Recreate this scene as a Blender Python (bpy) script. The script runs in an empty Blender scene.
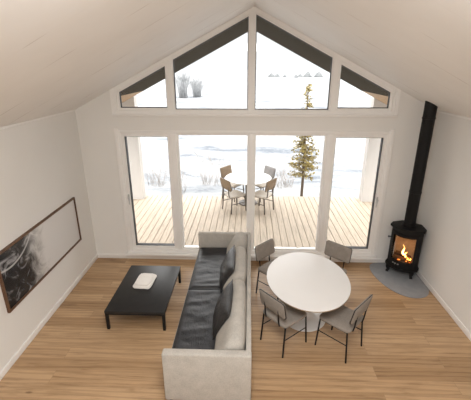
import bpy, bmesh, math, random
from mathutils import Vector, Matrix, noise
random.seed(7)
scene = bpy.context.scene
C = scene.collection
PI = math.pi

# ------------------------------------------------------------------ materials
def new_mat(name):
    m = bpy.data.materials.new(name); m.use_nodes = True
    nt = m.node_tree
    return m, nt, nt.nodes, nt.links, nt.nodes['Principled BSDF']

def coords(nt, scale=(1, 1, 1), rot=(0, 0, 0)):
    tc = nt.nodes.new('ShaderNodeTexCoord'); mp = nt.nodes.new('ShaderNodeMapping')
    mp.inputs['Scale'].default_value = scale; mp.inputs['Rotation'].default_value = rot
    nt.links.new(tc.outputs['Object'], mp.inputs['Vector'])
    return mp.outputs['Vector']

def tex_noise(nt, vec, scale, detail=4, rough=.55, dist=0):
    n = nt.nodes.new('ShaderNodeTexNoise')
    n.inputs['Scale'].default_value = scale; n.inputs['Detail'].default_value = detail
    n.inputs['Roughness'].default_value = rough; n.inputs['Distortion'].default_value = dist
    nt.links.new(vec, n.inputs['Vector'])
    return n.outputs['Fac']

def ramp(nt, fac, stops):
    r = nt.nodes.new('ShaderNodeValToRGB')
    while len(r.color_ramp.elements) > 1: r.color_ramp.elements.remove(r.color_ramp.elements[-1])
    for i, (p, c) in enumerate(stops):
        e = r.color_ramp.elements[0] if i == 0 else r.color_ramp.elements.new(p)
        e.position = p; e.color = (*c, 1) if len(c) == 3 else c
    nt.links.new(fac, r.inputs['Fac'])
    return r.outputs['Color']

def mixc(nt, fac, a, b, mode='MIX'):
    m = nt.nodes.new('ShaderNodeMix'); m.data_type = 'RGBA'; m.blend_type = mode
    for v, s in ((fac, 0), (a, 6), (b, 7)):
        if isinstance(v, (int, float)): m.inputs[s].default_value = v
        elif isinstance(v, tuple): m.inputs[s].default_value = (*v, 1)
        else: nt.links.new(v, m.inputs[s])
    return m.outputs[2]

def math_n(nt, op, a, b=None):
    m = nt.nodes.new('ShaderNodeMath'); m.operation = op
    for i, v in enumerate((a, b)):
        if v is None: continue
        if isinstance(v, (int, float)): m.inputs[i].default_value = v
        else: nt.links.new(v, m.inputs[i])
    return m.outputs[0]

def bump(nt, bsdf, h, strength, dist=.01):
    b = nt.nodes.new('ShaderNodeBump'); b.inputs['Strength'].default_value = strength
    b.inputs['Distance'].default_value = dist
    nt.links.new(h, b.inputs['Height']); nt.links.new(b.outputs[0], bsdf.inputs['Normal'])

def mat(name, col, rough=.5, metal=0., var=.06, scale=8, bmp=0., spec=None):
    m, nt, N, L, b = new_mat(name)
    v = coords(nt); f = tex_noise(nt, v, scale)
    lo = tuple(max(0, x * (1 - var)) for x in col); hi = tuple(min(1, x * (1 + var)) for x in col)
    L.new(ramp(nt, f, [(.3, lo), (.7, hi)]), b.inputs['Base Color'])
    b.inputs['Roughness'].default_value = rough; b.inputs['Metallic'].default_value = metal
    if spec is not None: b.inputs['Specular IOR Level'].default_value = spec
    if bmp: bump(nt, b, tex_noise(nt, v, scale * 4), bmp)
    return m

def fabric(name, col, scale=260, var=.22, bmp=.35):
    m, nt, N, L, b = new_mat(name)
    v = coords(nt)
    w1 = nt.nodes.new('ShaderNodeTexWave'); w1.bands_direction = 'X'; w1.inputs['Scale'].default_value = scale / 8
    w2 = nt.nodes.new('ShaderNodeTexWave'); w2.bands_direction = 'Z'; w2.inputs['Scale'].default_value = scale / 8
    for w in (w1, w2):
        w.inputs['Distortion'].default_value = 2.5; w.inputs['Detail'].default_value = 2; L.new(v, w.inputs['Vector'])
    f = tex_noise(nt, v, scale / 3, 5, .7)
    g = tex_noise(nt, v, 9, 3)
    s = math_n(nt, 'ADD', math_n(nt, 'MULTIPLY', f, .65), math_n(nt, 'MULTIPLY', g, .35))
    lo = tuple(x * (1 - var) for x in col); hi = tuple(min(1, x * (1 + var)) for x in col)
    L.new(ramp(nt, s, [(.3, lo), (.7, hi)]), b.inputs['Base Color'])
    b.inputs['Roughness'].default_value = .95; b.inputs['Specular IOR Level'].default_value = .15
    h = math_n(nt, 'ADD', math_n(nt, 'MULTIPLY', w1.outputs['Fac'], w2.outputs['Fac']), f)
    bump(nt, b, h, bmp, .003)
    return m

def leather(name, col, rough=.42):
    m, nt, N, L, b = new_mat(name)
    v = coords(nt)
    f = tex_noise(nt, v, 6, 5, .6)
    L.new(ramp(nt, f, [(.3, tuple(x * .8 for x in col)), (.7, tuple(x * 1.35 for x in col))]), b.inputs['Base Color'])
    r = nt.nodes.new('ShaderNodeMapRange'); r.inputs[3].default_value = rough - .08; r.inputs[4].default_value = rough + .12
    L.new(f, r.inputs[0]); L.new(r.outputs[0], b.inputs['Roughness'])
    vo = nt.nodes.new('ShaderNodeTexVoronoi'); vo.inputs['Scale'].default_value = 160; L.new(v, vo.inputs['Vector'])
    c = tex_noise(nt, coords(nt, (9, 2.5, 9)), 3, 4, .6, 1.2)
    h = math_n(nt, 'ADD', math_n(nt, 'MULTIPLY', vo.outputs['Distance'], .12), c)
    bump(nt, b, h, .45, .012)
    return m

def wood_floor(name):
    m, nt, N, L, b = new_mat(name)
    v = coords(nt)
    br = N.new('ShaderNodeTexBrick')
    br.offset = .37; br.offset_frequency = 2; br.squash = 1
    br.inputs['Scale'].default_value = 1
    br.inputs['Brick Width'].default_value = 2.3; br.inputs['Row Height'].default_value = .19
    br.inputs['Mortar Size'].default_value = .0014; br.inputs['Mortar Smooth'].default_value = .3
    br.inputs['Bias'].default_value = 0
    br.inputs['Color1'].default_value = (0, 0, 0, 1); br.inputs['Color2'].default_value = (1, 1, 1, 1)
    br.inputs['Mortar'].default_value = (.5, .5, .5, 1)
    L.new(v, br.inputs['Vector'])
    # each plank takes its own tone and its own slice of the grain
    sep = N.new('ShaderNodeSeparateColor'); L.new(br.outputs['Color'], sep.inputs[0])
    comb = N.new('ShaderNodeCombineXYZ'); L.new(math_n(nt, 'MULTIPLY', sep.outputs[0], 17.), comb.inputs[2])
    add = N.new('ShaderNodeVectorMath'); add.operation = 'ADD'
    L.new(coords(nt, (.55, 7.0, 1)), add.inputs[0]); L.new(comb.outputs[0], add.inputs[1])
    g1 = tex_noise(nt, add.outputs[0], 2.4, 8, .62, 1.6)
    wv = N.new('ShaderNodeTexWave'); wv.wave_type = 'RINGS'; wv.rings_direction = 'Z'
    wv.inputs['Scale'].default_value = .55; wv.inputs['Distortion'].default_value = 9; wv.inputs['Detail'].default_value = 3
    L.new(add.outputs[0], wv.inputs['Vector'])
    g2 = tex_noise(nt, coords(nt, (3, 90, 1)), 3, 3, .6)
    base = ramp(nt, sep.outputs[0], [(0, (.345, .215, .112)), (.35, (.455, .297, .165)), (.7, (.52, .352, .205)), (1, (.40, .255, .137))])
    c = mixc(nt, 1, base, ramp(nt, g1, [(.30, (.72, .68, .63)), (.5, (1, 1, 1)), (.74, (1.16, 1.14, 1.11))]), 'MULTIPLY')
    c = mixc(nt, .5, c, ramp(nt, wv.outputs['Fac'], [(0, (.62, .57, .52)), (.35, (1, 1, 1))]), 'MULTIPLY')
    c = mixc(nt, .45, c, ramp(nt, g2, [(.35, (.86, .84, .82)), (.65, (1.05, 1.05, 1.04))]), 'MULTIPLY')
    kn = N.new('ShaderNodeTexVoronoi'); kn.inputs['Scale'].default_value = 1.05; L.new(coords(nt, (.8, 2.1, 1)), kn.inputs['Vector'])
    c = mixc(nt, ramp(nt, kn.outputs['Distance'], [(0, (.85, .85, .85)), (.022, (.6, .6, .6)), (.045, (0, 0, 0))]), c, (.12, .06, .03))
    c = mixc(nt, math_n(nt, 'MULTIPLY', br.outputs['Fac'], .55), c, (.13, .075, .04))
    L.new(c, b.inputs['Base Color'])
    b.inputs['Roughness'].default_value = .42; b.inputs['Specular IOR Level'].default_value = .4
    h = math_n(nt, 'SUBTRACT', math_n(nt, 'MULTIPLY', g1, .25), br.outputs['Fac'])
    bump(nt, b, h, .12, .004)
    return m

def wood(name, col, stretch=(14, 1.2, 14), rough=.65, spec=.4):
    m, nt, N, L, b = new_mat(name)
    g = tex_noise(nt, coords(nt, stretch), 2.2, 6, .6, .6)
    L.new(ramp(nt, g, [(.3, tuple(x * .72 for x in col)), (.55, col), (.75, tuple(min(1, x * 1.15) for x in col))]), b.inputs['Base Color'])
    b.inputs['Roughness'].default_value = rough; b.inputs['Specular IOR Level'].default_value = spec
    bump(nt, b, g, .15, .004)
    return m

def ceiling_mat(name):
    m, nt, N, L, b = new_mat(name)
    v = coords(nt)
    br = N.new('ShaderNodeTexBrick')
    br.offset = .5; br.inputs['Scale'].default_value = 1
    br.inputs['Brick Width'].default_value = 30.; br.inputs['Row Height'].default_value = .60
    br.inputs['Mortar Size'].default_value = .008; br.inputs['Mortar Smooth'].default_value = .5
    L.new(v, br.inputs['Vector'])
    f = tex_noise(nt, v, 1.7, 3)
    base = ramp(nt, f, [(.3, (.845, .83, .805)), (.7, (.88, .868, .845))])
    br2 = math_n(nt, 'MULTIPLY', br.outputs['Fac'], ramp(nt, tex_noise(nt, v, 2.3, 2), [(.50, (.03, .03, .03)), (.68, (.75, .75, .75))]))
    L.new(mixc(nt, br2, base, (.42, .37, .32)), b.inputs['Base Color'])
    b.inputs['Roughness'].default_value = .6
    bump(nt, b, tex_noise(nt, v, 60), .03)
    return m

def snow_mat(name):
    m, nt, N, L, b = new_mat(name)
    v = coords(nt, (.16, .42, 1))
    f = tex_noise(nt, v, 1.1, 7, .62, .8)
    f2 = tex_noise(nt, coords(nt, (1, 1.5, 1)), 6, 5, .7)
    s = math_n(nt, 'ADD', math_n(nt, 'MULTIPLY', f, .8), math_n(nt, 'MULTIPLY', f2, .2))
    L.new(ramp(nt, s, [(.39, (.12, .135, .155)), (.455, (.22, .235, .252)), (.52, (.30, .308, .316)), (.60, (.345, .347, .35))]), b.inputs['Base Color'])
    b.inputs['Roughness'].default_value = .9; b.inputs['Specular IOR Level'].default_value = .1
    bump(nt, b, f2, .4, .05)
    return m

def glass_mat(name, refl=.05, tint=(1, 1, 1)):
    m = bpy.data.materials.new(name); m.use_nodes = True
    nt = m.node_tree; nt.nodes.clear()
    out = nt.nodes.new('ShaderNodeOutputMaterial'); mx = nt.nodes.new('ShaderNodeMixShader')
    t = nt.nodes.new('ShaderNodeBsdfTransparent'); g = nt.nodes.new('ShaderNodeBsdfGlossy')
    t.inputs['Color'].default_value = (*tint, 1); g.inputs['Roughness'].default_value = .02
    fr = nt.nodes.new('ShaderNodeFresnel'); fr.inputs['IOR'].default_value = 1.25
    nt.links.new(fr.outputs[0], mx.inputs[0]); nt.links.new(t.outputs[0], mx.inputs[1]); nt.links.new(g.outputs[0], mx.inputs[2])
    nt.links.new(mx.outputs[0], out.inputs['Surface'])
    return m

def emit(name, stops, strength, scale=6):
    m = bpy.data.materials.new(name); m.use_nodes = True
    nt = m.node_tree; nt.nodes.clear()
    out = nt.nodes.new('ShaderNodeOutputMaterial'); e = nt.nodes.new('ShaderNodeEmission')
    e.inputs['Strength'].default_value = strength
    nt.links.new(ramp(nt, tex_noise(nt, coords(nt), scale, 2), stops), e.inputs['Color'])
    nt.links.new(e.outputs[0], out.inputs['Surface'])
    return m

def print_mat(name):
    # black-and-white photographic print: smoky dark left part, a thin pale arc, misty grey to the right
    m, nt, N, L, b = new_mat(name)
    tc = N.new('ShaderNodeTexCoord'); sep = N.new('ShaderNodeSeparateXYZ'); L.new(tc.outputs['Object'], sep.inputs[0])
    y = sep.outputs[1]; z = sep.outputs[2]
    sm = tex_noise(nt, coords(nt, (1, 2.2, 2.6)), 2.0, 5, .6, 1.2)
    edge = math_n(nt, 'ADD', y, math_n(nt, 'MULTIPLY', math_n(nt, 'SUBTRACT', sm, .5), .55))
    mr = N.new('ShaderNodeMapRange'); mr.interpolation_type = 'SMOOTHSTEP'
    mr.inputs[1].default_value = -.52; mr.inputs[2].default_value = .02
    L.new(edge, mr.inputs[0])
    dark = ramp(nt, sm, [(.42, (.012, .012, .013)), (.56, (.035, .035, .037)), (.68, (.30, .30, .31)), (.8, (.45, .45, .46))])
    c = mixc(nt, mr.outputs[0], dark, (.70, .685, .67))
    # arc
    dy = math_n(nt, 'ADD', y, .75); dz = math_n(nt, 'SUBTRACT', z, .75)
    rad = math_n(nt, 'SQRT', math_n(nt, 'ADD', math_n(nt, 'MULTIPLY', dy, dy), math_n(nt, 'MULTIPLY', dz, dz)))
    ring = math_n(nt, 'ABSOLUTE', math_n(nt, 'SUBTRACT', rad, .632))
    c = mixc(nt, ramp(nt, ring, [(0, (.75, .75, .75)), (.008, (.6, .6, .6)), (.016, (0, 0, 0))]), c, (.62, .62, .62))
    for (py, pz, r) in ((-.73, -.24, .05), (-.47, -.13, .04)):
        ay = math_n(nt, 'ADD', y, -py); az = math_n(nt, 'ADD', z, -pz)
        s2 = math_n(nt, 'ADD', ay, math_n(nt, 'MULTIPLY', az, -1.3))
        d = math_n(nt, 'SQRT', math_n(nt, 'ADD', math_n(nt, 'MULTIPLY', s2, math_n(nt, 'MULTIPLY', s2, 9)), math_n(nt, 'MULTIPLY', az, az)))
        c = mixc(nt, ramp(nt, d, [(0, (.5, .5, .5)), (r, (0, 0, 0))]), c, (.5, .5, .5))
    L.new(c, b.inputs['Base Color'])
    b.inputs['Roughness'].default_value = .25
    return m

M = {}
M['wall'] = mat('wall_paint', (.785, .772, .742), .85, var=.012, scale=2, bmp=.02)
M['trimw'] = mat('white_trim', (.86, .845, .82), .45, var=.012, scale=3)
M['ceiling'] = ceiling_mat('ceiling_board')
M['floor'] = wood_floor('oak_planks')
M['deck'] = wood('pale_decking', (.50, .42, .33), (16, 1.0, 16))
M['eave'] = wood('eave_timber', (.42, .28, .16), (1.2, 14, 14))
M['soffit'] = wood('dark_stained_boards', (.074, .068, .057), (10, 2, 10), .9, 0.)
M['porch'] = mat('porch_render', (.56, .54, .515), .85, var=.02, scale=3)
M['snow'] = snow_mat('snow')
M['glass'] = glass_mat('window_glass')
M['gasket'] = mat('dark_gasket', (.03, .032, .036), .5)
M['steel'] = mat('brushed_steel', (.55, .55, .55), .3, 1.)
M['sofa'] = fabric('oatmeal_weave', (.44, .415, .375))
M['leather'] = leather('black_leather', (.020, .021, .024))
M['pillow'] = leather('soft_black_leather', (.018, .017, .017), .38)
M['chairfab'] = fabric('taupe_weave', (.275, .245, .215), 200)
M['black'] = mat('black_powder_coat', (.009, .009, .0095), .5, var=.1, spec=.25)
M['tabletop'] = mat('white_laminate', (.78, .77, .755), .28, var=.01, scale=3)
M['edge'] = mat('table_edge', (.36, .27, .19), .5)
M['tablebase'] = mat('white_lacquer', (.76, .75, .74), .35, var=.01)
M['coffee'] = mat('black_stained_oak', (.016, .0155, .0155), .42, var=.2, scale=12, spec=.35)
M['cloth'] = fabric('cream_cotton', (.90, .88, .84), 300, .06, .3)
M['walnut'] = wood('walnut', (.13, .066, .034), (10, 1.5, 10), .45)
M['print'] = print_mat('photo_print')
M['iron'] = mat('black_cast_iron', (.0085, .008, .0078), .55, var=.12, scale=20, bmp=.05, spec=.22)
M['liner'] = mat('firebrick', (.42, .33, .24), .9, var=.25, scale=14)
M['log'] = wood('charred_log', (.10, .055, .03), (8, 8, 8), .9)
M['fire'] = emit('flame', [(.3, (1, .22, .03)), (.5, (1, .42, .08)), (.7, (1, .72, .34))], 3.2, 14)
M['ember'] = emit('ember', [(.35, (.25, .02, .0)), (.6, (1, .22, .03)), (.75, (1, .5, .12))], 1.3, 30)
M['sglass'] = glass_mat('stove_glass', tint=(.93, .90, .86))
M['hearth'] = mat('grey_hearth_plate', (.275, .285, .30), .55, var=.08, scale=10)
M['odtop'] = mat('outdoor_white_top', (.82, .82, .82), .35, var=.02)
M['odbase'] = mat('outdoor_bronze', (.10, .085, .07), .45, var=.1)
M['odweave'] = fabric('outdoor_tan_weave', (.24, .18, .125), 180)
M['odgrey'] = fabric('outdoor_grey_weave', (.30, .29, .285), 180)
M['odcushion'] = fabric('outdoor_cream_seat', (.62, .57, .51), 180, .1)
M['bark'] = mat('bark', (.13, .095, .065), .9, var=.3, scale=20)
M['needles'] = mat('larch_needles', (.36, .29, .105), .8, var=.4, scale=7)
M['twig'] = mat('bare_twigs', (.36, .32, .29), .9, var=.2, scale=10)
M['frosty'] = mat('frosted_branches', (.36, .37, .38), .9, var=.2, scale=3)
M['fartree'] = mat('far_twigs', (.19, .20, .205), .9, var=.2, scale=3)
M['hill'] = mat('far_forest', (.185, .20, .215), 1., var=.15, scale=.05)

# ------------------------------------------------------------------ mesh helpers
def link(name, bm, m, parent=None, smooth=True, angle=35, kind=None):
    me = bpy.data.meshes.new(name)
    bmesh.ops.recalc_face_normals(bm, faces=bm.faces[:])
    bm.to_mesh(me); bm.free()
    ms = m if isinstance(m, (list, tuple)) else [m]
    for x in ms: me.materials.append(x)
    o = bpy.data.objects.new(name, me); C.objects.link(o)
    if parent is not None: o.parent = parent
    if smooth:
        me.shade_smooth() if hasattr(me, 'shade_smooth') else None
        me.set_sharp_from_angle(angle=math.radians(angle))
    if kind: o['kind'] = kind
    return o

def thing(name, label, cat, loc=(0, 0, 0), rz=0., group=None):
    o = bpy.data.objects.new(name, None); C.objects.link(o)
    o.empty_display_size = .1
    o.location = loc; o.rotation_euler = (0, 0, rz)
    o['label'] = label; o['category'] = cat; o['kind'] = 'thing'
    if group: o['group'] = group
    return o

def tag(o, label, cat, group=None, kind='thing'):
    o['label'] = label; o['category'] = cat; o['kind'] = kind
    if group: o['group'] = group
    return o

def dup(root, loc, rz, label, group=None, scale=None):
    r = root.copy(); C.objects.link(r); r.location = loc; r.rotation_euler = (0, 0, rz); r['label'] = label
    if scale: r.scale = scale
    if group: r['group'] = group
    for ch in list(root.children):
        c = ch.copy(); C.objects.link(c); c.parent = r
        for g in list(ch.children):
            d = g.copy(); C.objects.link(d); d.parent = c
    return r

def box(bm, x0, x1, y0, y1, z0, z1, bev=0., seg=2, mtx=None, mi=0):
    r = bmesh.ops.create_cube(bm, size=1)
    vs = r['verts']
    for v in vs:
        v.co = Vector((x0 + (v.co.x + .5) * (x1 - x0), y0 + (v.co.y + .5) * (y1 - y0), z0 + (v.co.z + .5) * (z1 - z0)))
    fs = set(f for v in vs for f in v.link_faces)
    if bev > 0:
        es = list(set(e for v in vs for e in v.link_edges))
        rr = bmesh.ops.bevel(bm, geom=es, offset=bev, segments=seg, profile=.5, affect='EDGES')
        vs = list(set(v for v in rr['verts']) | set(v for v in vs if v.is_valid))
        fs = set(f for v in vs for f in v.link_faces)
    if mtx is not None:
        for v in vs: v.co = mtx @ v.co
    for f in fs: f.material_index = mi
    return vs

def prism(bm, pts, axis, a, b, mi=0):
    """polygon pts in the two other axes, extruded along axis from a to b"""
    def p3(p, t):
        if axis == 'y': return (p[0], t, p[1])
        if axis == 'z': return (p[0], p[1], t)
        return (t, p[0], p[1])
    A = [bm.verts.new(p3(p, a)) for p in pts]; B = [bm.verts.new(p3(p, b)) for p in pts]
    n = len(pts)
    fs = [bm.faces.new(A), bm.faces.new(B[::-1])]
    for i in range(n): fs.append(bm.faces.new((A[i], A[(i + 1) % n], B[(i + 1) % n], B[i])))
    for f in fs: f.material_index = mi
    return A + B

def ring_prism(bm, outer, inner, axis, a, b):
    """frame between two polygons with the same number of corners"""
    n = len(outer)
    def p3(p, t):
        if axis == 'y': return (p[0], t, p[1])
        if axis == 'z': return (p[0], p[1], t)
        return (t, p[0], p[1])
    V = [[bm.verts.new(p3(p, t)) for p in poly] for poly in (outer, inner) for t in (a, b)]
    oa, ob, ia, ib = V
    for i in range(n):
        j = (i + 1) % n
        bm.faces.new((oa[i], oa[j], ob[j], ob[i])); bm.faces.new((ia[i], ib[i], ib[j], ia[j]))
        bm.faces.new((oa[i], ia[i], ia[j], oa[j])); bm.faces.new((ob[i], ob[j], ib[j], ib[i]))

def inset_poly(pts, d):
    """inset a convex counter-clockwise polygon"""
    n = len(pts); out = []
    for i in range(n):
        p0, p1, p2 = Vector(pts[i - 1]), Vector(pts[i]), Vector(pts[(i + 1) % n])
        e1 = (p1 - p0).normalized(); e2 = (p2 - p1).normalized()
        n1 = Vector((-e1.y, e1.x)); n2 = Vector((-e2.y, e2.x))
        bis = n1 + n2
        out.append(tuple(p1 + bis * (d / (1 + n1.dot(n2)))))
    return out

def tube(bm, pts, rad, seg=8, cap=True, mi=0):
    pts = [Vector(p) for p in pts]
    rads = rad if isinstance(rad, (list, tuple)) else [rad] * len(pts)
    rings = []
    ref = Vector((0, 0, 1))
    for i, p in enumerate(pts):
        d = (pts[min(i + 1, len(pts) - 1)] - pts[max(i - 1, 0)]).normalized()
        if i == 0:
            ref = Vector((0, 0, 1)) if abs(d.z) < .9 else Vector((1, 0, 0))
            u = d.cross(ref).normalized()
        else:
            u = (u - d * u.dot(d)).normalized()
        w = d.cross(u)
        rings.append([bm.verts.new(p + (u * math.cos(2 * PI * k / seg) + w * math.sin(2 * PI * k / seg)) * rads[i]) for k in range(seg)])
    for a, b in zip(rings, rings[1:]):
        for k in range(seg):
            f = bm.faces.new((a[k], a[(k + 1) % seg], b[(k + 1) % seg], b[k])); f.material_index = mi
    if cap:
        bm.faces.new(rings[0][::-1]).material_index = mi; bm.faces.new(rings[-1]).material_index = mi

def lathe(bm, prof, cx=0, cy=0, seg=48, sx=1, sy=1):
    rings = []
    for r, z in prof:
        if r < 1e-6: rings.append([bm.verts.new((cx, cy, z))])
        else: rings.append([bm.verts.new((cx + sx * r * math.cos(2 * PI * k / seg), cy + sy * r * math.sin(2 * PI * k / seg), z)) for k in range(seg)])
    for a, b in zip(rings, rings[1:]):
        for k in range(seg):
            k2 = (k + 1) % seg
            if len(a) == 1 and len(b) == 1: continue
            if len(a) == 1: bm.faces.new((a[0], b[k2], b[k]))
            elif len(b) == 1: bm.faces.new((a[k], a[k2], b[0]))
            else: bm.faces.new((a[k], a[k2], b[k2], b[k]))

def rrect(w, h, r, seg=5):
    pts = []
    for cx, cy, a0 in ((w / 2 - r, h / 2 - r, 0), (-w / 2 + r, h / 2 - r, PI / 2), (-w / 2 + r, -h / 2 + r, PI), (w / 2 - r, -h / 2 + r, 1.5 * PI)):
        for i in range(seg + 1):
            a = a0 + i * PI / 2 / seg
            pts.append((cx + r * math.cos(a), cy + r * math.sin(a)))
    return pts

def B(): return bmesh.new()

# ------------------------------------------------------------------ the setting: room shell
HW = 2.875; RIDGE = 4.18; K = .5106; REAR = -9.2
def cz(x): return RIDGE - K * abs(x)
EAVE = cz(HW)

bm = B(); box(bm, -HW, HW, REAR, .0, -.12, 0)
link('floor', bm, M['floor'], kind='structure')
bm = B(); box(bm, -HW - .2, -HW, REAR - .2, .25, -.3, EAVE + .05); link('wall_left', bm, M['wall'], kind='structure')
bm = B(); box(bm, HW, HW + .2, REAR - .2, .25, -.3, EAVE + .05); link('wall_right', bm, M['wall'], kind='structure')
bm = B()
prism(bm, [(-HW - .2, cz(HW + .2)), (0, RIDGE), (HW + .2, cz(HW + .2)), (HW + .2, cz(HW + .2) + .2), (0, RIDGE + .22), (-HW - .2, cz(HW + .2) + .2)], 'y', REAR - .2, .25)
ce = link('ceiling', bm, M['ceiling'], kind='structure')
# dark shadow-gap strip at the ridge
OX = 2.235
bm = B()
prism(bm, [(-HW, 0), (-OX, 0), (-OX, cz(OX)), (-HW, EAVE)], 'y', 0, .25)
prism(bm, [(OX, 0), (HW, 0), (HW, EAVE), (OX, cz(OX))], 'y', 0, .25)
prism(bm, [(-OX, 2.385), (OX, 2.385), (OX, 2.63), (-OX, 2.63)], 'y', 0, .25)
prism(bm, [(-OX, -.3), (OX, -.3), (OX, .12), (-OX, .12)], 'y', 0, .25)
link('wall_back', bm, M['wall'], kind='structure')
# rear gable behind the viewer; large unseen window added to let in daylight
bm = B()
RX = 2.3
prism(bm, [(-HW, 0), (-RX, 0), (-RX, cz(RX)), (-HW, EAVE)], 'y', REAR - .2, REAR)
prism(bm, [(RX, 0), (HW, 0), (HW, EAVE), (RX, cz(RX))], 'y', REAR - .2, REAR)
prism(bm, [(-RX, 0), (RX, 0), (RX, .5), (-RX, .5)], 'y', REAR - .2, REAR)
prism(bm, [(-RX, 2.8), (RX, 2.8), (RX, cz(RX)), (0, RIDGE), (-RX, cz(RX))], 'y', REAR - .2, REAR)
link('wall_rear', bm, M['wall'], kind='structure')
bm = B(); box(bm, -RX, RX, REAR - .12, REAR - .108, .5, 2.8); link('added_rear_window', bm, M['glass'], kind='structure')

# baseboards
bm = B(); box(bm, -HW, -HW + .016, REAR, 0, 0, .085, .004); link('baseboard_left', bm, M['trimw'], kind='structure')
bm = B(); box(bm, HW - .016, HW, REAR, 0, 0, .085, .004); link('baseboard_right', bm, M['trimw'], kind='structure')
bm = B(); box(bm, -HW + .016, HW - .016, -.014, 0, 0, .085, .004); link('baseboard_back', bm, M['trimw'], kind='structure')
# slim cornice lines where roof boards meet walls
bm = B()
for s in (-1, 1):
    prism(bm, [(s * HW, EAVE), (s * (HW - .018), EAVE + .018 * K), (s * (HW - .018), EAVE - .012), (s * HW, EAVE - .02)], 'y', REAR, -.0)
link('trim_5', bm, M['trimw'], kind='structure')

# ------------------------------------------------------------------ glazing
FZ0, FZ1 = .115, 2.385
gl = 1.0085
mull = [(-1.30, .045), (-.012, .040), (1.258, .045)]        # centre, half width
bm = B()
box(bm, -OX, -2.175, -.012, .14, FZ0, FZ1, .004); box(bm, 2.175, OX, -.012, .14, FZ0, FZ1, .004)
box(bm, -2.18, 2.18, -.012, .14, 2.335, FZ1, .004); box(bm, -2.18, 2.18, -.012, .14, FZ0, .205, .004)
for c_, h in mull: box(bm, c_ - h, c_ + h, -.010, .14, .2, 2.34, .004)
link('trim_1', bm, M['trimw'], kind='structure')
# casing round the lower glazing and its sill
bm = B()
box(bm, -OX - .035, -OX + .03, -.024, 0.0, .10, FZ1 + .03, .005); box(bm, OX - .03, OX + .035, -.024, 0, .10, FZ1 + .03, .005)
link('trim_2', bm, M['trimw'], kind='structure')
bm = B(); box(bm, -OX - .04, OX + .04, -.095, .02, .098, .138, .006); link('trim_3', bm, M['trimw'], kind='structure')

def rect(x0, x1, z0, z1): return [(x0, z0), (x1, z0), (x1, z1), (x0, z1)]
def sash(name, poly, w, y0, y1, gasket=True, handle=None):
    bm = B(); inner = inset_poly(poly, w); ring_prism(bm, poly, inner, 'y', y0, y1)
    o = link(name, bm, M['trimw'], kind='structure')
    if gasket:
        bm = B(); ring_prism(bm, inset_poly(poly, w - .004), inset_poly(poly, w + .011), 'y', y0 + .030, y1 - .005)
        link('gasket', bm, M['gasket'], o)
    bm = B(); prism(bm, inset_poly(poly, w + .004), 'y', y1 - .028, y1 - .016)
    link('glass', bm, M['glass'], o)
    if handle:
        hx, hz, s = handle
        bm = B(); box(bm, hx - .013, hx + .013, y0 - .012, y0, hz - .07, hz + .05, .004)
        tube(bm, [(hx, y0 - .01, hz), (hx, y0 - .05, hz), (hx + s * .015, y0 - .055, hz - .02), (hx + s * .02, y0 - .055, hz - .12)], .009)
        link('handle', bm, M['steel'], o)
    return o
sash('door_1', rect(-2.175, -1.345, .205, 2.335), .052, .004, .11, True, (-2.150, 1.22, 1))
sash('window_1', rect(-1.255, -.052, .205, 2.335), .030, .02, .09, False)
sash('window_2', rect(.028, 1.213, .205, 2.335), .030, .02, .09, False)
sash('door_2', rect(1.303, 2.175, .205, 2.335), .052, .004, .11, True, (2.150, 1.22, -1))
# gable glazing
bm = B()
top = .055
def gz(x, d=top): return cz(x) - d * math.sqrt(1 + K * K)
ring_prism(bm, [(-OX, 2.62), (OX, 2.62), (OX, cz(OX)), (0, RIDGE), (-OX, cz(OX))],
           [(-2.175, 2.70), (2.175, 2.70), (2.175, gz(2.175)), (0, gz(0)), (-2.175, gz(2.175))], 'y', -.008, .14)
for c_, h in [(-1.295, .035), (-.025, .038), (1.255, .040)]:
    prism(bm, [(c_ - h, 2.695), (c_ + h, 2.695), (c_ + h, gz(c_ + h) + .01), (c_ - h, gz(c_ - h) + .01)], 'y', -.006, .14)
link('trim_4', bm, M['trimw'], kind='structure')
bm = B()
box(bm, -OX - .03, OX + .03, -.045, .0, 2.615, 2.648, .005)
for s in (-1, 1): prism(bm, [(s * (OX - .025), 2.64), (s * (OX + .03), 2.64), (s * (OX + .03), cz(OX + .03)), (s * (OX - .025), cz(OX - .025))], 'y', -.022, 0)
link('trim_6', bm, M['trimw'], kind='structure')
sash('window_3', [(-2.175, 2.70), (-1.33, 2.70), (-1.33, gz(1.33)), (-2.175, gz(2.175))], .040, .02, .09, True)
sash('window_4', [(-1.26, 2.70), (-.063, 2.70), (-.063, gz(.063)), (-1.26, gz(1.26))], .018, .02, .09, True)
sash('window_5', [(.013, 2.70), (1.215, 2.70), (1.215, gz(1.215)), (.013, gz(.013))], .018, .02, .09, True)
sash('window_6', [(1.295, 2.70), (2.175, 2.70), (2.175, gz(2.175)), (1.295, gz(1.295))], .040, .02, .09, True)

# ------------------------------------------------------------------ the porch
DZ = -.10; DEND = 3.82
bm = B()
pts = []; x = -4.35; pitch = .143; g = .013
while x < 4.3:
    pts += [(x, DZ), (x + pitch - g, DZ), (x + pitch - g, DZ - .03), (x + pitch, DZ - .03)]; x += pitch
pts += [(x, DZ), (x, DZ - .12), (-4.35, DZ - .12)]
prism(bm, pts, 'y', .25, DEND)
link('deck', bm, M['deck'], kind='structure', smooth=False)
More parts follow.
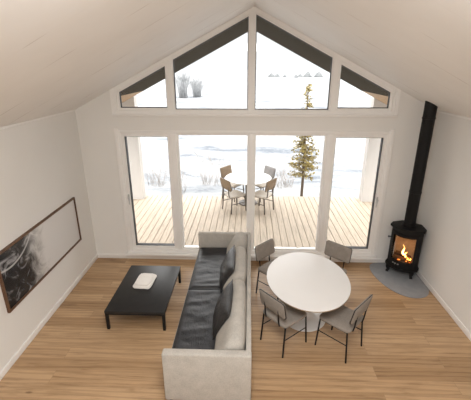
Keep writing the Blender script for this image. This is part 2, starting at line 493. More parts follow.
# roof carried out over the deck: dark boarded soffit, warm timber eaves outboard
bm = B()
E0 = 2.70
prism(bm, [(-E0, cz(E0)), (0, RIDGE), (E0, cz(E0)), (E0, cz(E0) + .2), (0, RIDGE + .22), (-E0, cz(E0) + .2)], 'y', .25, 3.45)
link('roof_soffit', bm, M['soffit'], kind='structure')
bm = B()
for s in (-1, 1):
    prism(bm, [(s * E0, cz(E0)), (s * 3.7, cz(3.7)), (s * 3.7, cz(3.7) + .2), (s * E0, cz(E0) + .2)], 'y', .25, 3.45)
link('roof_eave', bm, M['eave'], kind='structure')
for s, n in ((-1, 'porch_wall_left'), (1, 'porch_wall_right')):
    bm = B()
    a = 2.97 if s < 0 else 3.03
    prism(bm, [(s * a, DZ), (s * 3.7, DZ), (s * 3.7, cz(3.7)), (s * a, cz(a))], 'y', 3.45, 3.70)
    link(n, bm, M['porch'], kind='structure')

# ------------------------------------------------------------------ the land
bm = B()
ys = [-60, -30, -16, -9.6, -6, -2, 0.3, 2, 3.2]
y = 3.9
while y < 900: ys.append(y); y += .45 + (y - 3.5) * .09
xs = []
x = 0.
while x < 700: xs.append(x); x += .6 + x * .09
xs = [-v for v in xs[:0:-1]] + xs
def ground(x, y):
    if y < 3.9: return -.55
    n = noise.noise(Vector((x * .12, y * .12, 0))) * .22 + noise.noise(Vector((x * .5, y * .5, 3))) * .07
    return -.55 + n * min(1, (y - 3.9) / 4) * (1 if y < 60 else .6)
V = [[bm.verts.new((x, y, ground(x, y))) for x in xs] for y in ys]
for j in range(len(ys) - 1):
    for i in range(len(xs) - 1):
        bm.faces.new((V[j][i], V[j][i + 1], V[j + 1][i + 1], V[j + 1][i]))
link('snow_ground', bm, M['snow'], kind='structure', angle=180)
bm = B()
def hillrow(y0, x0, x1, h, seed, depth):
    n = 160; front = []; crest = []; back = []
    for i in range(n + 1):
        x = x0 + (x1 - x0) * i / n
        e = min(1, i / 12, (n - i) / 12)
        hh = h * e * (.65 + .35 * noise.noise(Vector((x * .011, seed, 0)))) + e * 3.2 * noise.noise(Vector((x * .16, seed, 5)))
        front.append(bm.verts.new((x, y0, -1.5))); crest.append(bm.verts.new((x, y0 + depth * .5, max(-1, hh)))); back.append(bm.verts.new((x, y0 + depth, -1.5)))
    for i in range(n):
        bm.faces.new((front[i], front[i + 1], crest[i + 1], crest[i])); bm.faces.new((crest[i], crest[i + 1], back[i + 1], back[i]))
hillrow(430, -60, 330, 13, 1.3, 120)
hillrow(620, -420, 420, 10, 7.1, 120)
link('hill', bm, M['hill'], kind='structure', angle=180)

def crown(seed, h, r, n=0):
    """one connected bushy cone with a ragged outline"""
    bm = B(); rings = 9; seg = 14; prev = None
    for i in range(rings):
        f = i / (rings - 1); z = -.2 + (h + .2) * f; R = r * (1 - f) ** .8 * min(1, .25 + f * 6) + .02
        ring = []
        for k in range(seg):
            a = 2 * PI * k / seg; q = 1 + .55 * noise.noise(Vector((math.cos(a) * 2.5, math.sin(a) * 2.5, f * 9 + seed * 3.7)))
            ring.append(bm.verts.new((math.cos(a) * R * q, math.sin(a) * R * q, z + .06 * h * noise.noise(Vector((a * 3, f * 7, seed))))))
        if prev: 
            for k in range(seg): bm.faces.new((prev[k], prev[(k + 1) % seg], ring[(k + 1) % seg], ring[k]))
        else: bm.faces.new(ring[::-1])
        prev = ring
    bm.faces.new(prev)
    return bm
def twiggy(seed, n, h, spread, r=.0035, m='twig'):
    rnd = random.Random(seed); bm = B()
    for i in range(n):
        a = rnd.uniform(0, 2 * PI); t = rnd.uniform(.15, 1) * spread; L = h * rnd.uniform(.55, 1)
        b0 = Vector((rnd.uniform(-.45, .45) * spread, rnd.uniform(-.45, .45) * spread, -.03))
        p = [b0, b0 + Vector((math.cos(a) * t * .35, math.sin(a) * t * .35, L * .45)), b0 + Vector((math.cos(a) * t, math.sin(a) * t, L))]
        tube(bm, p, [r, r * .75, r * .3], 4)
        for q in range(rnd.randint(2, 4)):
            f = rnd.uniform(.35, .9); s = p[1].lerp(p[2], f)
            a2 = a + rnd.uniform(-1.2, 1.2); l2 = L * rnd.uniform(.15, .32)
            tube(bm, [s, s + Vector((math.cos(a2) * l2 * .7, math.sin(a2) * l2 * .7, l2))], [r * .55, r * .25], 3)
    return bm
for i, (x, y, n, h, sp, lab) in enumerate([
        (-3.3, 6.2, 60, 1.15, .65, 'bare twiggy shrub in snow beside the left porch wall'),
        (-2.35, 5.4, 50, .9, .42, 'bare twiggy shrub in snow seen through the left glass door, second from porch wall'),
        (-1.35, 6.5, 60, 1.25, .75, 'bare twiggy shrub in snow left of the outdoor table'),
        (1.2, 6.2, 70, .7, .6, 'low bare twiggy shrub in snow between outdoor table and larch tree')]):
    o = link('bare_shrub', twiggy(i + 3, n, h, sp), M['twig'], angle=180)
    o.location = (x, y, ground(x, y)); tag(o, lab, 'shrub', 'bare shrubs beyond the deck')
for i, (x, y, h, lab) in enumerate([(-8.9, 44, 3.4, 'tall frosted bush far out on the snowfield, left of two'),
                                    (-7.3, 46, 2.6, 'lower frosted bush far out on the snowfield, right of two')]):
    o = link('frosted_bush', twiggy(i + 21, 110, h, 1.1, .03), M['frosty'], angle=180)
    o.location = (x, y, ground(x, y)); tag(o, lab, 'bush', 'frosted bushes on the snowfield')

far0 = None
for i in range(12):
    x = 9 + i * 3.1 + random.uniform(-1, 1); y = 150 + random.uniform(-8, 8); s = random.uniform(.6, 1.2)
    if far0 is None:
        far0 = link('distant_tree', crown(5, 1.9, 1.0, 120), M['fartree'], angle=180); o = far0
    else:
        o = far0.copy(); C.objects.link(o)
    o.location = (x, y, ground(x, y)); o.scale = (s * 1.7, s * 1.7, s); o.rotation_euler = (0, 0, i)
    tag(o, 'tiny hazy tree in the row across the far snowfield', 'tree', 'hazy tree row on the snowfield')

# larch-like conifer at the edge of the deck
def larch():
    H = 3.55
    root = thing('larch_tree', 'yellow-green conifer with bare lower trunk standing in snow past the deck', 'tree', (1.60, 4.75, -.60))
    bm = B(); tube(bm, [(0, 0, -.05), (.01, 0, 1.0), (-.005, .01, 2.2), (0, 0, H)], [.048, .038, .024, .006], 8)
    link('trunk', bm, M['bark'], root)
    rnd = random.Random(11); bb = B(); bf = B()
    z = .85
    while z < H - .05:
        t = (z - .8) / (H - .8)
        R = .64 * (1 - t) ** 1.05 + .035
        if z < 1.2: R *= .75 + .25 * (z - .85) / .35
        for k in range(7 if t < .55 else 4):
            a = rnd.uniform(0, 2 * PI); L = R * rnd.uniform(.6, 1.08)
            base = Vector((0, 0, z + rnd.uniform(-.03, .03)))
            tip = base + Vector((math.cos(a) * L, math.sin(a) * L, -L * rnd.uniform(.02, .3) + .05))
            mid = base.lerp(tip, .5) + Vector((0, 0, -.05 * L))
            tube(bb, [base, mid, tip], [.010, .007, .003], 4)
            nn = max(5, int(L * 50))
            for q in range(nn):
                f = rnd.uniform(.22, 1.03)
                p = (base.lerp(mid, f * 2) if f < .5 else mid.lerp(tip, (f - .5) * 2))
                side = Vector((-math.sin(a), math.cos(a), 0)) * rnd.uniform(-.085, .085) * (1.2 - f * .6)
                p = p + side + Vector((0, 0, rnd.uniform(-.045, .02)))
                s = rnd.uniform(.018, .048)
                d = [Vector((rnd.gauss(0, 1), rnd.gauss(0, 1), rnd.gauss(0, .7))).normalized() * s for _ in range(4)]
                vs = [bf.verts.new(p + w) for w in d]
                for tt in ((0, 1, 2), (0, 2, 3), (0, 3, 1), (1, 3, 2)): bf.faces.new([vs[w] for w in tt])
        z += .085 if t < .8 else .065
    link('branches', bb, M['bark'], root); link('needles', bf, M['needles'], root, smooth=False)
larch()

# ------------------------------------------------------------------ furniture: chairs
def slab(bm, w, h, t, r, cols=8, bow=0., mtx=None, puff=.0):
    """rounded-corner upholstered slab in local x (width) / z (height), thickness along y, bowed about z"""
    rings = []
    for yy, ins in ((-t / 2, .012), (-t / 2 + .004, .004), (-t / 2 + .010, 0), (t / 2 - .010, 0), (t / 2 - .004, .004), (t / 2, .012)):
        pts = rrect(w - 2 * ins, h - 2 * ins, max(.004, r - ins), 4)
        rings.append([bm.verts.new((p[0], yy + bow * (p[0] / (w / 2)) ** 2, p[1])) for p in pts])
    n = len(rings[0])
    for a, b in zip(rings, rings[1:]):
        for k in range(n): bm.faces.new((a[k], a[(k + 1) % n], b[(k + 1) % n], b[k]))
    for ring, sgn, yy in ((rings[0], -1, -t / 2), (rings[-1], 1, t / 2)):
        # concentric fill so the bow stays smooth
        prev = ring
        for f in (.66, .33):
            cur = [bm.verts.new((v.co.x * f, yy + sgn * puff * (1 - f * f) + bow * (v.co.x * f / (w / 2)) ** 2, v.co.z * f)) for v in ring]
            for k in range(n): bm.faces.new((prev[k], prev[(k + 1) % n], cur[(k + 1) % n], cur[k]))
            prev = cur
        c = bm.verts.new((0, yy + sgn * puff, 0))
        for k in range(n): bm.faces.new((prev[k], prev[(k + 1) % n], c))
    if mtx is not None:
        for ring in [bm.verts[:]]:
            for v in ring: v.co = mtx @ v.co

def make_chair(name, label, cat, group, seatm, backm, framem, W=.42, D=.42, SH=.46, TOP=.80, r=.0105, bh=.235, bow=.022):
    """faces +y; origin on the floor under the middle of the seat"""
    root = thing(name, label, cat, (0, 0, 0), 0, group)
    bm = B(); slab(bm, W, D, .042, .055, mtx=Matrix.Translation((0, 0, SH - .02)) @ Matrix.Rotation(-PI / 2, 4, 'X'), puff=.006)
    link('seat', bm, seatm, root)
    tilt = math.radians(11)
    Mb = Matrix.Translation((0, -D / 2 - .035, TOP - bh / 2)) @ Matrix.Rotation(tilt, 4, 'X')
    bm = B(); slab(bm, W + .01, bh, .034, .035, bow=bow, mtx=Mb, puff=.003)
    br = link('backrest', bm, backm, root)
    bm = B(); slab(bm, W + .022, bh + .010, .014, .038, bow=bow, mtx=Mb @ Matrix.Translation((0, -.004, 0)))
    link('backrest_rim', bm, framem, root)
    lx, fy, by = W / 2 - .022, D / 2 - .025, -D / 2 + .03
    for sx in (-1, 1):
        for yy, sp in ((fy, .03), (by, -.035)):
            bm = B(); tube(bm, [(sx * lx, yy, SH - .035), (sx * (lx + .012), yy + sp, 0.0)], r, 8)
            link('leg', bm, framem, root)
    for sx in (-1, 1):
        bm = B()
        tube(bm, [(sx * lx * .62, by + .02, SH - .045), (sx * lx * .62, by - .035, SH - .035), (sx * lx * .62, -D / 2 - .018, SH + .03), (sx * lx * .62, -D / 2 - .043, TOP - .05)], r * .9, 8)
        link('back_support', bm, framem, root)
    bm = B()
    loop = [(-lx, by), (lx, by), (lx, fy), (-lx, fy)]
    for i in range(4):
        a, b = loop[i], loop[(i + 1) % 4]; tube(bm, [(*a, SH - .045), (*b, SH - .045)], r * .9, 8)
    link('seat_frame', bm, framem, root)
    for sx in (-1, 1):
        bm = B(); tube(bm, [(sx * (lx + .005), fy + .014, SH * .52), (sx * (lx + .005), by - .016, SH * .52)], r * .6, 6)
        link('stretcher', bm, framem, root)
    return root

def face(nx, ny): return math.atan2(-nx, ny)
g = 'dining chairs round the oval table'
ch = make_chair('dining_chair', 'taupe fabric dining chair nearest the sofa front end, black frame, back turned to viewer', 'chair', g, M['chairfab'], M['chairfab'], M['black'])
def put(mx, my, nx, ny, d=.245):
    l = math.hypot(nx, ny); nx /= l; ny /= l
    return (mx + nx * d, my + ny * d, 0), face(nx, ny)
l, rz = put(.235, -2.235, .76, .65); ch.location = l; ch.rotation_euler = (0, 0, rz)
l, rz = put(1.30, -2.30, -.73, .68); dup(ch, l, rz, 'taupe fabric dining chair seen side-on on open floor, right of the chair by the sofa')
l, rz = put(.20, -.86, .74, -.67); dup(ch, l, rz, 'taupe fabric dining chair at window side of oval table, beside the sofa back')
l, rz = put(1.345, -.88, -.68, -.73); dup(ch, l, rz, 'taupe fabric dining chair at window side of oval table, next to the stove')

# dining table
t = thing('dining_table', 'white oval dining table on a white pedestal with four taupe chairs', 'table', (.75, -1.64, 0))
TX, TY, TZ = .545, .712, .705
bm = B(); lathe(bm, [(0, TZ - .007), (.97, TZ - .007), (1.0, TZ - .005), (1.0, TZ - .002), (.996, TZ), (0, TZ)], 0, -.03, 96, TX, TY); link('tabletop', bm, M['tabletop'], t)
bm = B(); lathe(bm, [(0, TZ - .030), (.975, TZ - .030), (.998, TZ - .018), (.999, TZ - .0065), (0, TZ - .0065)], 0, -.03, 96, TX, TY); link('edge_band', bm, M['edge'], t)
bm = B(); lathe(bm, [(0, 0), (.305, 0), (.31, .006), (.305, .014), (.22, .028), (.14, .055), (.09, .11), (.066, .20), (.058, .34), (.062, .50), (.085, .60), (.13, .655), (.16, TZ - .030), (0, TZ - .030)], 0, .05, 56)
link('pedestal', bm, M['tablebase'], t)

# ------------------------------------------------------------------ coffee table and cloth
t = thing('coffee_table', 'low black rectangular coffee table on wood floor left of the sofa', 'table', (-1.5575, -1.35, 0))
bm = B(); box(bm, -.408, .408, -.595, .595, .262, .302, .006); link('tabletop', bm, M['coffee'], t)
for sx in (-1, 1):
    for sy in (-1, 1):
        bm = B(); xx, yy = sx * .385, sy * .572; box(bm, xx - .019, xx + .019, yy - .019, yy + .019, 0, .264, .003); link('leg', bm, M['black'], t)
bm = B()
for sx in (-1, 1): box(bm, sx * .385 - .012, sx * .385 + .012, -.555, .555, .236, .262)
for sy in (-1, 1): box(bm, -.37, .37, sy * .572 - .012, sy * .572 + .012, .236, .262)
link('apron', bm, M['black'], t)

def folded_cloth():
    root = thing('folded_cloth', 'small cream white folded cloth lying on the black coffee table', 'cloth', (-1.605, -1.235, .302), math.radians(-3))
    def layer(name, w, d, z0, z1, cut, n, seed):
        # octagonal folded pad with soft pleats running along its length
        bm = B(); out = [(-w / 2 + cut, -d / 2), (w / 2 - cut, -d / 2), (w / 2, -d / 2 + cut), (w / 2, d / 2 - cut), (w / 2 - cut, d / 2), (-w / 2 + cut, d / 2), (-w / 2, d / 2 - cut), (-w / 2, -d / 2 + cut)]
        vs = prism(bm, out, 'z', z0, z1)
        bmesh.ops.bevel(bm, geom=bm.edges[:], offset=.009, segments=2, affect='EDGES')
        bmesh.ops.subdivide_edges(bm, edges=bm.edges[:], cuts=3, use_grid_fill=True)
        for v in bm.verts:
            k = noise.noise(Vector((v.co.x * 14, v.co.y * 40, seed))) * .005 + math.sin(v.co.x * 150 + seed) * .0018
            if v.co.z > z0 + .01: v.co.z += k
            v.co.x += noise.noise(Vector((v.co.x * 20, v.co.y * 20, seed + 4))) * .006; v.co.y += noise.noise(Vector((v.co.x * 20, v.co.y * 20, seed + 9))) * .006
        return link(name, bm, M['cloth'], root)
    layer('lower_fold', .275, .385, 0, .032, .035, 0, 1.)
    layer('upper_fold', .225, .33, .032, .058, .03, 0, 5.)
folded_cloth()

# ------------------------------------------------------------------ sofa
def sofa():
    root = thing('sofa', 'long oatmeal fabric sofa with black leather seat, its far arm toward the window', 'sofa', (-.455, -1.62, 0))
    def R(name, bm, m, **k):
        for v in bm.verts: v.co -= Vector((-.455, -1.62, 0))
        return link(name, bm, m, root, **k)
    bm = B(); box(bm, -.905, -.03, -2.975, -.265, .06, .385, .015); R('base', bm, M['sofa'])
    for y0, y1 in ((-3.06, -2.965), (-.275, -.185)):
        bm = B(); box(bm, -.912, -.005, y0, y1, .05, .665, .018, 3); R('armrest', bm, M['sofa'])
    bm = B(); box(bm, -.064, -.008, -2.985, -.26, .05, .660, .014, 3); R('backrest', bm, M['sofa'])
    # black leather seat covers, creased
    for y0, y1, sd in ((-1.545, -.285, 2.), (-2.955, -1.555, 8.)):
        bm = B(); nx, ny = 26, 54; x0, x1 = -.893, -.10
        top_ = []
        for j in range(ny + 1):
            row = []
            for i in range(nx + 1):
                x = x0 + (x1 - x0) * i / nx; y = y0 + (y1 - y0) * j / ny
                e = min(i, nx - i, 3) / 3; e2 = min(j, ny - j, 3) / 3
                zz = .395 + .032 * math.sin(e * PI / 2) ** .6 * math.sin(e2 * PI / 2) ** .6 if e * e2 > 0 else .395
                wr = noise.noise(Vector((x * 3.2 + y * 2.4, y * 9 - x * 3, sd))) * .010 + abs(noise.noise(Vector((x * 6, y * 15 + x * 5, sd + 3)))) * -.010
                wr += -.012 * max(0, 1 - abs(abs(y - (y0 if sd > 5 else y0)) - 0.06) / .03) * 0
                row.append(bm.verts.new((x, y, zz + wr * e * e2)))
            top_.append(row)
        for j in range(ny):
            for i in range(nx): bm.faces.new((top_[j][i], top_[j][i + 1], top_[j + 1][i + 1], top_[j + 1][i]))
        rim = [top_[0][i] for i in range(nx + 1)] + [top_[j][nx] for j in range(1, ny + 1)] + [top_[ny][i] for i in range(nx - 1, -1, -1)] + [top_[j][0] for j in range(ny - 1, 0, -1)]
        low = [bm.verts.new((v.co.x, v.co.y, .375)) for v in rim]
        for k in range(len(rim)):
            k2 = (k + 1) % len(rim); bm.faces.new((rim[k], low[k], low[k2], rim[k2]))
        bm.faces.new(low)
        R('seat_cover', bm, M['leather'], angle=80)
    # loose-look back cushions
    prof = [(-.066, .43), (-.066, .56), (-.067, .66), (-.085, .735), (-.150, .768), (-.225, .745), (-.275, .69), (-.33, .60), (-.385, .52), (-.415, .46), (-.40, .425), (-.25, .42)]
    pc = Vector((-.24, .58))
    for y0, y1, sd in ((-.80, -.285, 1), (-1.72, -.815, 2), (-2.955, -1.745, 3)):
        bm = B(); L = y1 - y0; st = []
        for f, s in ((0, .50), (.018 / L, .74), (.045 / L, .89), (.10 / L, 1), (.3, 1.015), (.5, 1.02), (.7, 1.015), (1 - .10 / L, 1), (1 - .045 / L, .89), (1 - .018 / L, .74), (1, .50)): st.append((y0 + L * f, s))
        rings = []
        for yy, s in st:
            ring = []
            for px, pz in prof:
                x = pc.x + (px - pc.x) * s; z = pc.y + (pz - pc.y) * s
                z = max(z, .425); x = min(x, -.0655)
                if px < -.2: x += noise.noise(Vector((yy * 5, pz * 6, sd))) * .014
                ring.append(bm.verts.new((x, yy, z)))
            rings.append(ring)
        n = len(prof)
        for a, b in zip(rings, rings[1:]):
            for k in range(n): bm.faces.new((a[k], a[(k + 1) % n], b[(k + 1) % n], b[k]))
        bm.faces.new(rings[0]); bm.faces.new(rings[-1][::-1])
        o = R('back_cushion', bm, M['sofa'], angle=60)
        md = o.modifiers.new('sub', 'SUBSURF'); md.levels = 1; md.render_levels = 1
    for x in (-.86, -.06):
        for y in (-3.0, -.24):
            bm = B(); lathe(bm, [(0, 0), (.022, 0), (.026, .055), (0, .055)], x, y, 14); R('foot', bm, M['black'])
sofa()

def pillow(label, cy, rot, w=.72, h=.40, seed=1, lean=.0):
    bm = B(); n = 22; T = .075
    def P(u, v, s):
        e = max(0, 1 - abs(u) ** 3.2) ** .55 * max(0, 1 - abs(v) ** 3.2) ** .55
        px = u * w / 2 * (1 - .05 * (1 - abs(u)) * 0 - .045 * (v * v) * 0) * (1 - .06 * (1 - v * v) * abs(u) ** 3); pz = v * h / 2 * (1 - .07 * (1 - u * u) * abs(v) ** 3)
        wr = noise.noise(Vector((u * 2.5, v * 2.5, seed))) * .012 * e + noise.noise(Vector((u * 7, v * 4, seed + 3))) * .005 * e
        return Vector((px, s * T * e + wr, pz))
    g1 = [[bm.verts.new(P(-1 + 2 * i / n, -1 + 2 * j / n, 1)) for i in range(n + 1)] for j in range(n + 1)]
    g2 = [[(g1[j][i] if i in (0, n) or j in (0, n) else bm.verts.new(P(-1 + 2 * i / n, -1 + 2 * j / n, -1))) for i in range(n + 1)] for j in range(n + 1)]
    for g_ in (g1, g2):
        for j in range(n):
            for i in range(n): bm.faces.new((g_[j][i], g_[j][i + 1], g_[j + 1][i + 1], g_[j + 1][i]))
    o = link('throw_pillow', bm, M['pillow'], angle=60)
    bmp = B(); rim = []
    for i in range(n + 1): rim.append(P(-1 + 2 * i / n, -1, 0))
    for j in range(1, n + 1): rim.append(P(1, -1 + 2 * j / n, 0))
    for i in range(n - 1, -1, -1): rim.append(P(-1 + 2 * i / n, 1, 0))
    for j in range(n - 1, -1, -1): rim.append(P(-1, -1 + 2 * j / n, 0))
    tube(bmp, rim, .006, 6); link('piping', bmp, M['pillow'], o)
    # local x -> along the sofa, local z leans back against the cushions
    o.matrix_world = Matrix.Translation((-.345, cy, .605)) @ Matrix.Rotation(math.radians(90) + rot, 4, 'Z') @ Matrix.Rotation(math.radians(27), 4, 'X')
    tag(o, label, 'pillow', 'black leather pillows on the sofa')
    return o
pillow('black leather throw pillow nearer the window on the oatmeal sofa', -1.27, .02, seed=1)
pillow('black leather throw pillow nearer the front end of the oatmeal sofa', -2.22, -.02, w=.70, seed=6)

# ------------------------------------------------------------------ picture on the left wall
t = thing('framed_picture', 'wide dark-wood framed black and white print on the left white wall', 'picture', (-HW, -1.49, 1.02))
PW, PH = 1.93, .755
bm = B(); ring_prism(bm, rect(-PW / 2, PW / 2, -PH / 2, PH / 2), inset_poly(rect(-PW / 2, PW / 2, -PH / 2, PH / 2), .022), 'x', .0, .032); link('frame', bm, M['walnut'], t)
bm = B(); box(bm, .004, .014, -PW / 2 + .012, PW / 2 - .012, -PH / 2 + .012, PH / 2 - .012); link('print', bm, M['print'], t)

# ------------------------------------------------------------------ stove
def stove():
    root = thing('wood_stove', 'black cast iron wood stove with lit fire and tall flue in the corner', 'stove', (2.575, -.375, 0), face(-.62, -.78))
    # local: +y is the front
    hw, bk, fr, bow = .240, -.225, .0, .145
    def fy(u, off=0.): return fr + off + bow * (1 - (u / hw) ** 2)
    def outline(o, n=14):
        h = hw + o
        return [(-h, -.07), (-.14 - o * .5, bk - o * .4), (.14 + o * .5, bk - o * .4), (h, -.07)] + [(h - 2 * h * i / n, fr + o + bow * (1 - (1 - 2 * i / n) ** 2)) for i in range(n + 1)]
    def arc(bm, u0, u1, z0, z1, o0, o1, n=12):
        pts = [(u0 + (u1 - u0) * i / n, fy(u0 + (u1 - u0) * i / n, o1)) for i in range(n + 1)] + [(u1 - (u1 - u0) * i / n, fy(u1 - (u1 - u0) * i / n, o0)) for i in range(n + 1)]
        prism(bm, pts, 'z', z0, z1)
    Z0, Z1 = .17, .845
    W0, W1 = .29, .77
    bm = B()
    back = [(-hw, .0), (-hw, -.07), (-.14, bk), (.14, bk), (hw, -.07), (hw, .0), (hw - .02, .0), (hw - .02, -.062), (.133, bk + .02), (-.133, bk + .02), (-hw + .02, -.062), (-hw + .02, .0)]
    prism(bm, back, 'z', Z0, Z1)
    arc(bm, -hw, hw, Z0, W0, -.03, 0); arc(bm, -hw, hw, W1, Z1, -.03, 0)
    arc(bm, -hw, -.185, W0, W1, -.03, 0, 4); arc(bm, .185, hw, W0, W1, -.03, 0, 4)
    link('body', bm, M['iron'], root)
    bm = B(); prism(bm, outline(.028), 'z', .845, .885); bmesh.ops.bevel(bm, geom=[e for e in bm.edges if abs(e.verts[0].co.z - e.verts[1].co.z) < 1e-4 and e.verts[0].co.z > .88], offset=.008, segments=2, affect='EDGES'); link('top_plate', bm, M['iron'], root)
    bm = B(); prism(bm, outline(.022), 'z', .130, .172); prism(bm, outline(.006), 'z', .172, .20); link('base_plate', bm, M['iron'], root)
    # door: curved frame, glass, vent slider, handle
    bm = B()
    arc(bm, -.206, .206, .215, .30, 0, .014); arc(bm, -.206, .206, .735, .785, 0, .014)
    arc(bm, -.206, -.176, .30, .735, 0, .014, 4); arc(bm, .176, .206, .30, .735, 0, .014, 4)
    d = link('door', bm, M['iron'], root)
    bm = B(); arc(bm, -.178, .178, .297, .738, .002, .006); link('glass', bm, M['sglass'], d)
    bm = B(); tube(bm, [(.205, fy(.2) + .005, .66), (.235, fy(.2) + .02, .66), (.25, fy(.2) + .025, .655)], .010, 8); bmesh.ops.create_uvsphere(bm, u_segments=12, v_segments=8, radius=.016, matrix=Matrix.Translation((.255, fy(.2) + .025, .655))); link('handle', bm, M['iron'], d)
    bm = B()
    for u in (.105, .065, .02):
        box(bm, u - .014, u + .014, fy(u, .012), fy(u, .022), .235 - (u - .06) ** 2, .252, .003)
    tube(bm, [(.065, fy(.065, .02), .245), (.065, fy(.065, .045), .243)], .008, 8)
    link('vent_slider', bm, M['steel'], d)
    # firebox
    bm = B()
    inn = [(-hw + .022, -.005), (-hw + .022, -.06), (-.13, bk + .022), (.13, bk + .022), (hw - .022, -.06), (hw - .022, -.005)]
    inn2 = [(-hw + .034, -.005), (-hw + .034, -.055), (-.125, bk + .034), (.125, bk + .034), (hw - .034, -.055), (hw - .034, -.005)]
    prism(bm, inn + inn2[::-1], 'z', .26, .80)
    prism(bm, inn + [(.12, .07), (-.12, .07)], 'z', .25, .265); prism(bm, inn + [(.12, .07), (-.12, .07)], 'z', .80, .815)
    link('firebox_lining', bm, M['liner'], root)
    for (a, b_, r) in (((-.14, .02, .30), (.15, .05, .305), .036), ((-.10, -.06, .305), (.16, -.03, .32), .036), ((-.12, .03, .365), (.12, -.04, .36), .032)):
        bm = B(); tube(bm, [a, b_], r, 12); link('log', bm, M['log'], root)
    bm = B()
    rnd = random.Random(4)
    for i in range(14):
        p = Vector((rnd.uniform(-.14, .06), rnd.uniform(-.02, .09), rnd.uniform(.275, .30)))
        bmesh.ops.create_icosphere(bm, subdivisions=1, radius=rnd.uniform(.010, .020), matrix=Matrix.Translation(p))
    e = link('embers', bm, M['ember'], root); e['kind'] = 'stuff'
    def flame(x, y, z, h, w, lean):
        bm = B(); n = 9; pts = []; rr = []
        for i in range(n + 1):
            f = i / n
            pts.append((x + lean * f * f + .012 * math.sin(f * 7 + x * 40), y + .006 * math.sin(f * 6), z + h * f)); rr.append(max(.0015, w * math.sin(min(1, f * 1.0 + .12) * PI) ** .8 * (1 - f * .55)))
        tube(bm, pts, rr, 10); link('flame', bm, M['fire'], root)
    for a in ((-.01, .03, .37, .19, .019, .025), (-.045, .04, .35, .11, .017, -.01), (-.085, .05, .33, .05, .015, -.02), (-.125, .045, .32, .045, .012, -.012)): flame(*a)
    # legs
    for sx in (-1, 1):
        for yy, dy in ((-.16, -1), (.055, 1)):
            bm = B(); x = sx * (.185 if dy > 0 else .13)
            prev = tube(bm, [(x, yy, .135), (x + sx * .008, yy + dy * .006, .09), (x + sx * .002, yy, .045), (x + sx * .012, yy + dy * .01, .020), (x + sx * .014, yy + dy * .012, .008)], [.046, .036, .024, .022, .028], 10)
            link('leg', bm, M['iron'], root)
    # flue
    px, py = .0, -.06
    bm = B(); r = .088
    wl = root.matrix_world if False else None
    prof = [(0, .88), (.115, .88), (.115, .90), (.098, .905), (.098, .935), (r, .94), (r, 1.46), (.0935, 1.463), (.0935, 1.485), (r, 1.488), (r, 2.62), (.095, 2.623), (.095, 2.645), (r, 2.648), (r, 2.955), (0, 2.955)]
    lathe(bm, prof, px, py, 40)
    link('flue_pipe', bm, M['iron'], root)
    return root
st = stove()

# hearth plate
ctrl = [(2.868, -.012), (2.42, -.012), (2.20, -.03), (2.115, -.16), (2.10, -.36), (2.14, -.62), (2.24, -.88), (2.40, -1.05), (2.56, -1.09), (2.70, -1.06), (2.80, -.97), (2.868, -.82)]
def chaikin(p, closed=True, it=3):
    for _ in range(it):
        q = [p[0]]
        for a, b in zip(p, p[1:]):
            q += [(a[0] * .75 + b[0] * .25, a[1] * .75 + b[1] * .25), (a[0] * .25 + b[0] * .75, a[1] * .25 + b[1] * .75)]
        p = q + [p[-1]]
    return p
hp = chaikin(ctrl)
hp = [(min(x, HW - .018), min(y, -.016)) for x, y in hp]
bm = B(); prism(bm, hp, 'z', .0, .007)
tag(link('hearth_plate', bm, M['hearth'], smooth=False), 'rounded grey floor plate on the wood floor beneath the black stove', 'hearth plate')
for o in (st,): o.location.z = .007

# ------------------------------------------------------------------ outdoor set
og = 'outdoor chairs on the deck'
t = thing('outdoor_table', 'round white outdoor table on dark pedestal out on the deck', 'table', (-.06, 3.24, DZ))
bm = B(); lathe(bm, [(0, .70), (.60, .70), (.61, .706), (.61, .718), (.605, .725), (0, .725)], 0, 0, 64); link('tabletop', bm, M['odtop'], t)
bm = B(); lathe(bm, [(0, .03), (.075, .03), (.075, .70), (0, .70)], 0, 0, 24); link('column', bm, M['odbase'], t)
bm = B(); lathe(bm, [(0, 0), (.245, 0), (.25, .01), (.245, .028), (.08, .035), (0, .035)], 0, 0, 40); link('base', bm, M['odbase'], t)
oc = make_chair('outdoor_chair', 'tan-backed outdoor chair on deck nearest the house, left side of round table', 'chair', og, M['odcushion'], M['odweave'], M['odbase'], W=.44, D=.44, SH=.45, TOP=.87, r=.017, bh=.28, bow=.008)
def oput(mx, my, nx, ny):
    l, rz = put(mx, my, nx, ny, .255); return (l[0], l[1], DZ), rz
l, rz = oput(-.62, 2.60, .81, .58); oc.location = l; oc.rotation_euler = (0, 0, rz)
l, rz = oput(.505, 2.60, -.81, .58); dup(oc, l, rz, 'tan-backed outdoor chair on deck nearest the house, right side of round table')
l, rz = oput(-.68, 3.78, .80, -.60); dup(oc, l, rz, 'tan-backed outdoor chair at the far snow side of round table, left')
l, rz = oput(.53, 3.78, -.80, -.60); o = dup(oc, l, rz, 'grey-backed outdoor chair at the far snow side of round table, right')
for c_ in o.children:
    if c_.name.startswith('backrest') and 'rim' not in c_.name:
        c_.data = c_.data.copy(); c_.data.materials[0] = M['odgrey']

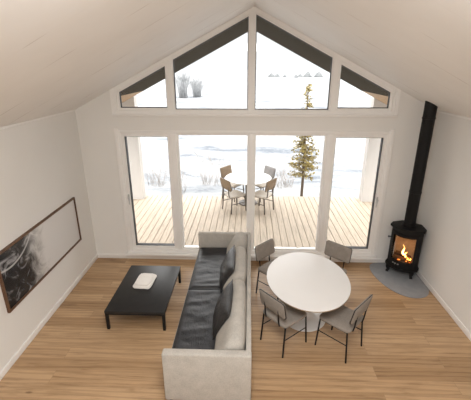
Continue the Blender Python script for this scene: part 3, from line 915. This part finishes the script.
# ------------------------------------------------------------------ light
w = bpy.data.worlds.new('World'); scene.world = w; w.use_nodes = True
nt = w.node_tree; bg = nt.nodes['Background']
tc = nt.nodes.new('ShaderNodeTexCoord'); sp = nt.nodes.new('ShaderNodeSeparateXYZ')
nt.links.new(tc.outputs['Generated'], sp.inputs[0])
cr = ramp(nt, sp.outputs[2], [(0, (.21, .216, .222)), (.11, (.24, .243, .246)), (.26, (1.0, .985, .965)), (1, (1, .985, .96))])
nt.links.new(cr, bg.inputs['Color']); bg.inputs['Strength'].default_value = 1.36

def lamp(name, kind, loc, energy, col, rot=(0, 0, 0), **k):
    d = bpy.data.lights.new(name, kind); d.energy = energy; d.color = col
    for a, b in k.items(): setattr(d, a, b)
    o = bpy.data.objects.new(name, d); C.objects.link(o); o.location = loc; o.rotation_euler = rot
    return o
lamp('room_fill_light', 'AREA', (0, -4.9, 3.86), 34, (1, .985, .965), (math.radians(6), 0, 0), shape='RECTANGLE', size=.7, size_y=1.5)  # added bare fill light out of view, brightens the room beyond its window light
fl = lamp('fire_light', 'POINT', (2.555, -.40, .52), .2, (1, .52, .22), shadow_soft_size=.05)

# ------------------------------------------------------------------ camera
cd = bpy.data.cameras.new('camera'); cam = bpy.data.objects.new('camera', cd); C.objects.link(cam)
cd.sensor_fit = 'HORIZONTAL'; cd.sensor_width = 36; cd.lens = 359.737 / 471 * 36; cd.clip_end = 3000
yaw, pitch, roll = -.0371074513, .354730396, -.00146720951
cy_, sy_ = math.cos(yaw), math.sin(yaw); cp, sp_ = math.cos(pitch), math.sin(pitch)
f = Vector((sy_ * cp, cy_ * cp, -sp_)); r = Vector((cy_, -sy_, 0)); u = r.cross(f)
r2 = r * math.cos(roll) + u * math.sin(roll); u2 = -r * math.sin(roll) + u * math.cos(roll)
mw = Matrix((r2, u2, -f)).transposed().to_4x4(); mw.translation = Vector((-.0594807, -5.8656835, 3.3596994))
cam.matrix_world = mw
scene.camera = cam

scene.view_settings.view_transform = 'Standard'; scene.view_settings.look = 'None'
scene.view_settings.exposure = 1.90; scene.view_settings.gamma = 1; scene.view_settings.use_curve_mapping = False
cy = scene.cycles
cy.use_denoising = True; cy.max_bounces = 10; cy.diffuse_bounces = 7; cy.transparent_max_bounces = 16; cy.sample_clamp_indirect = 6
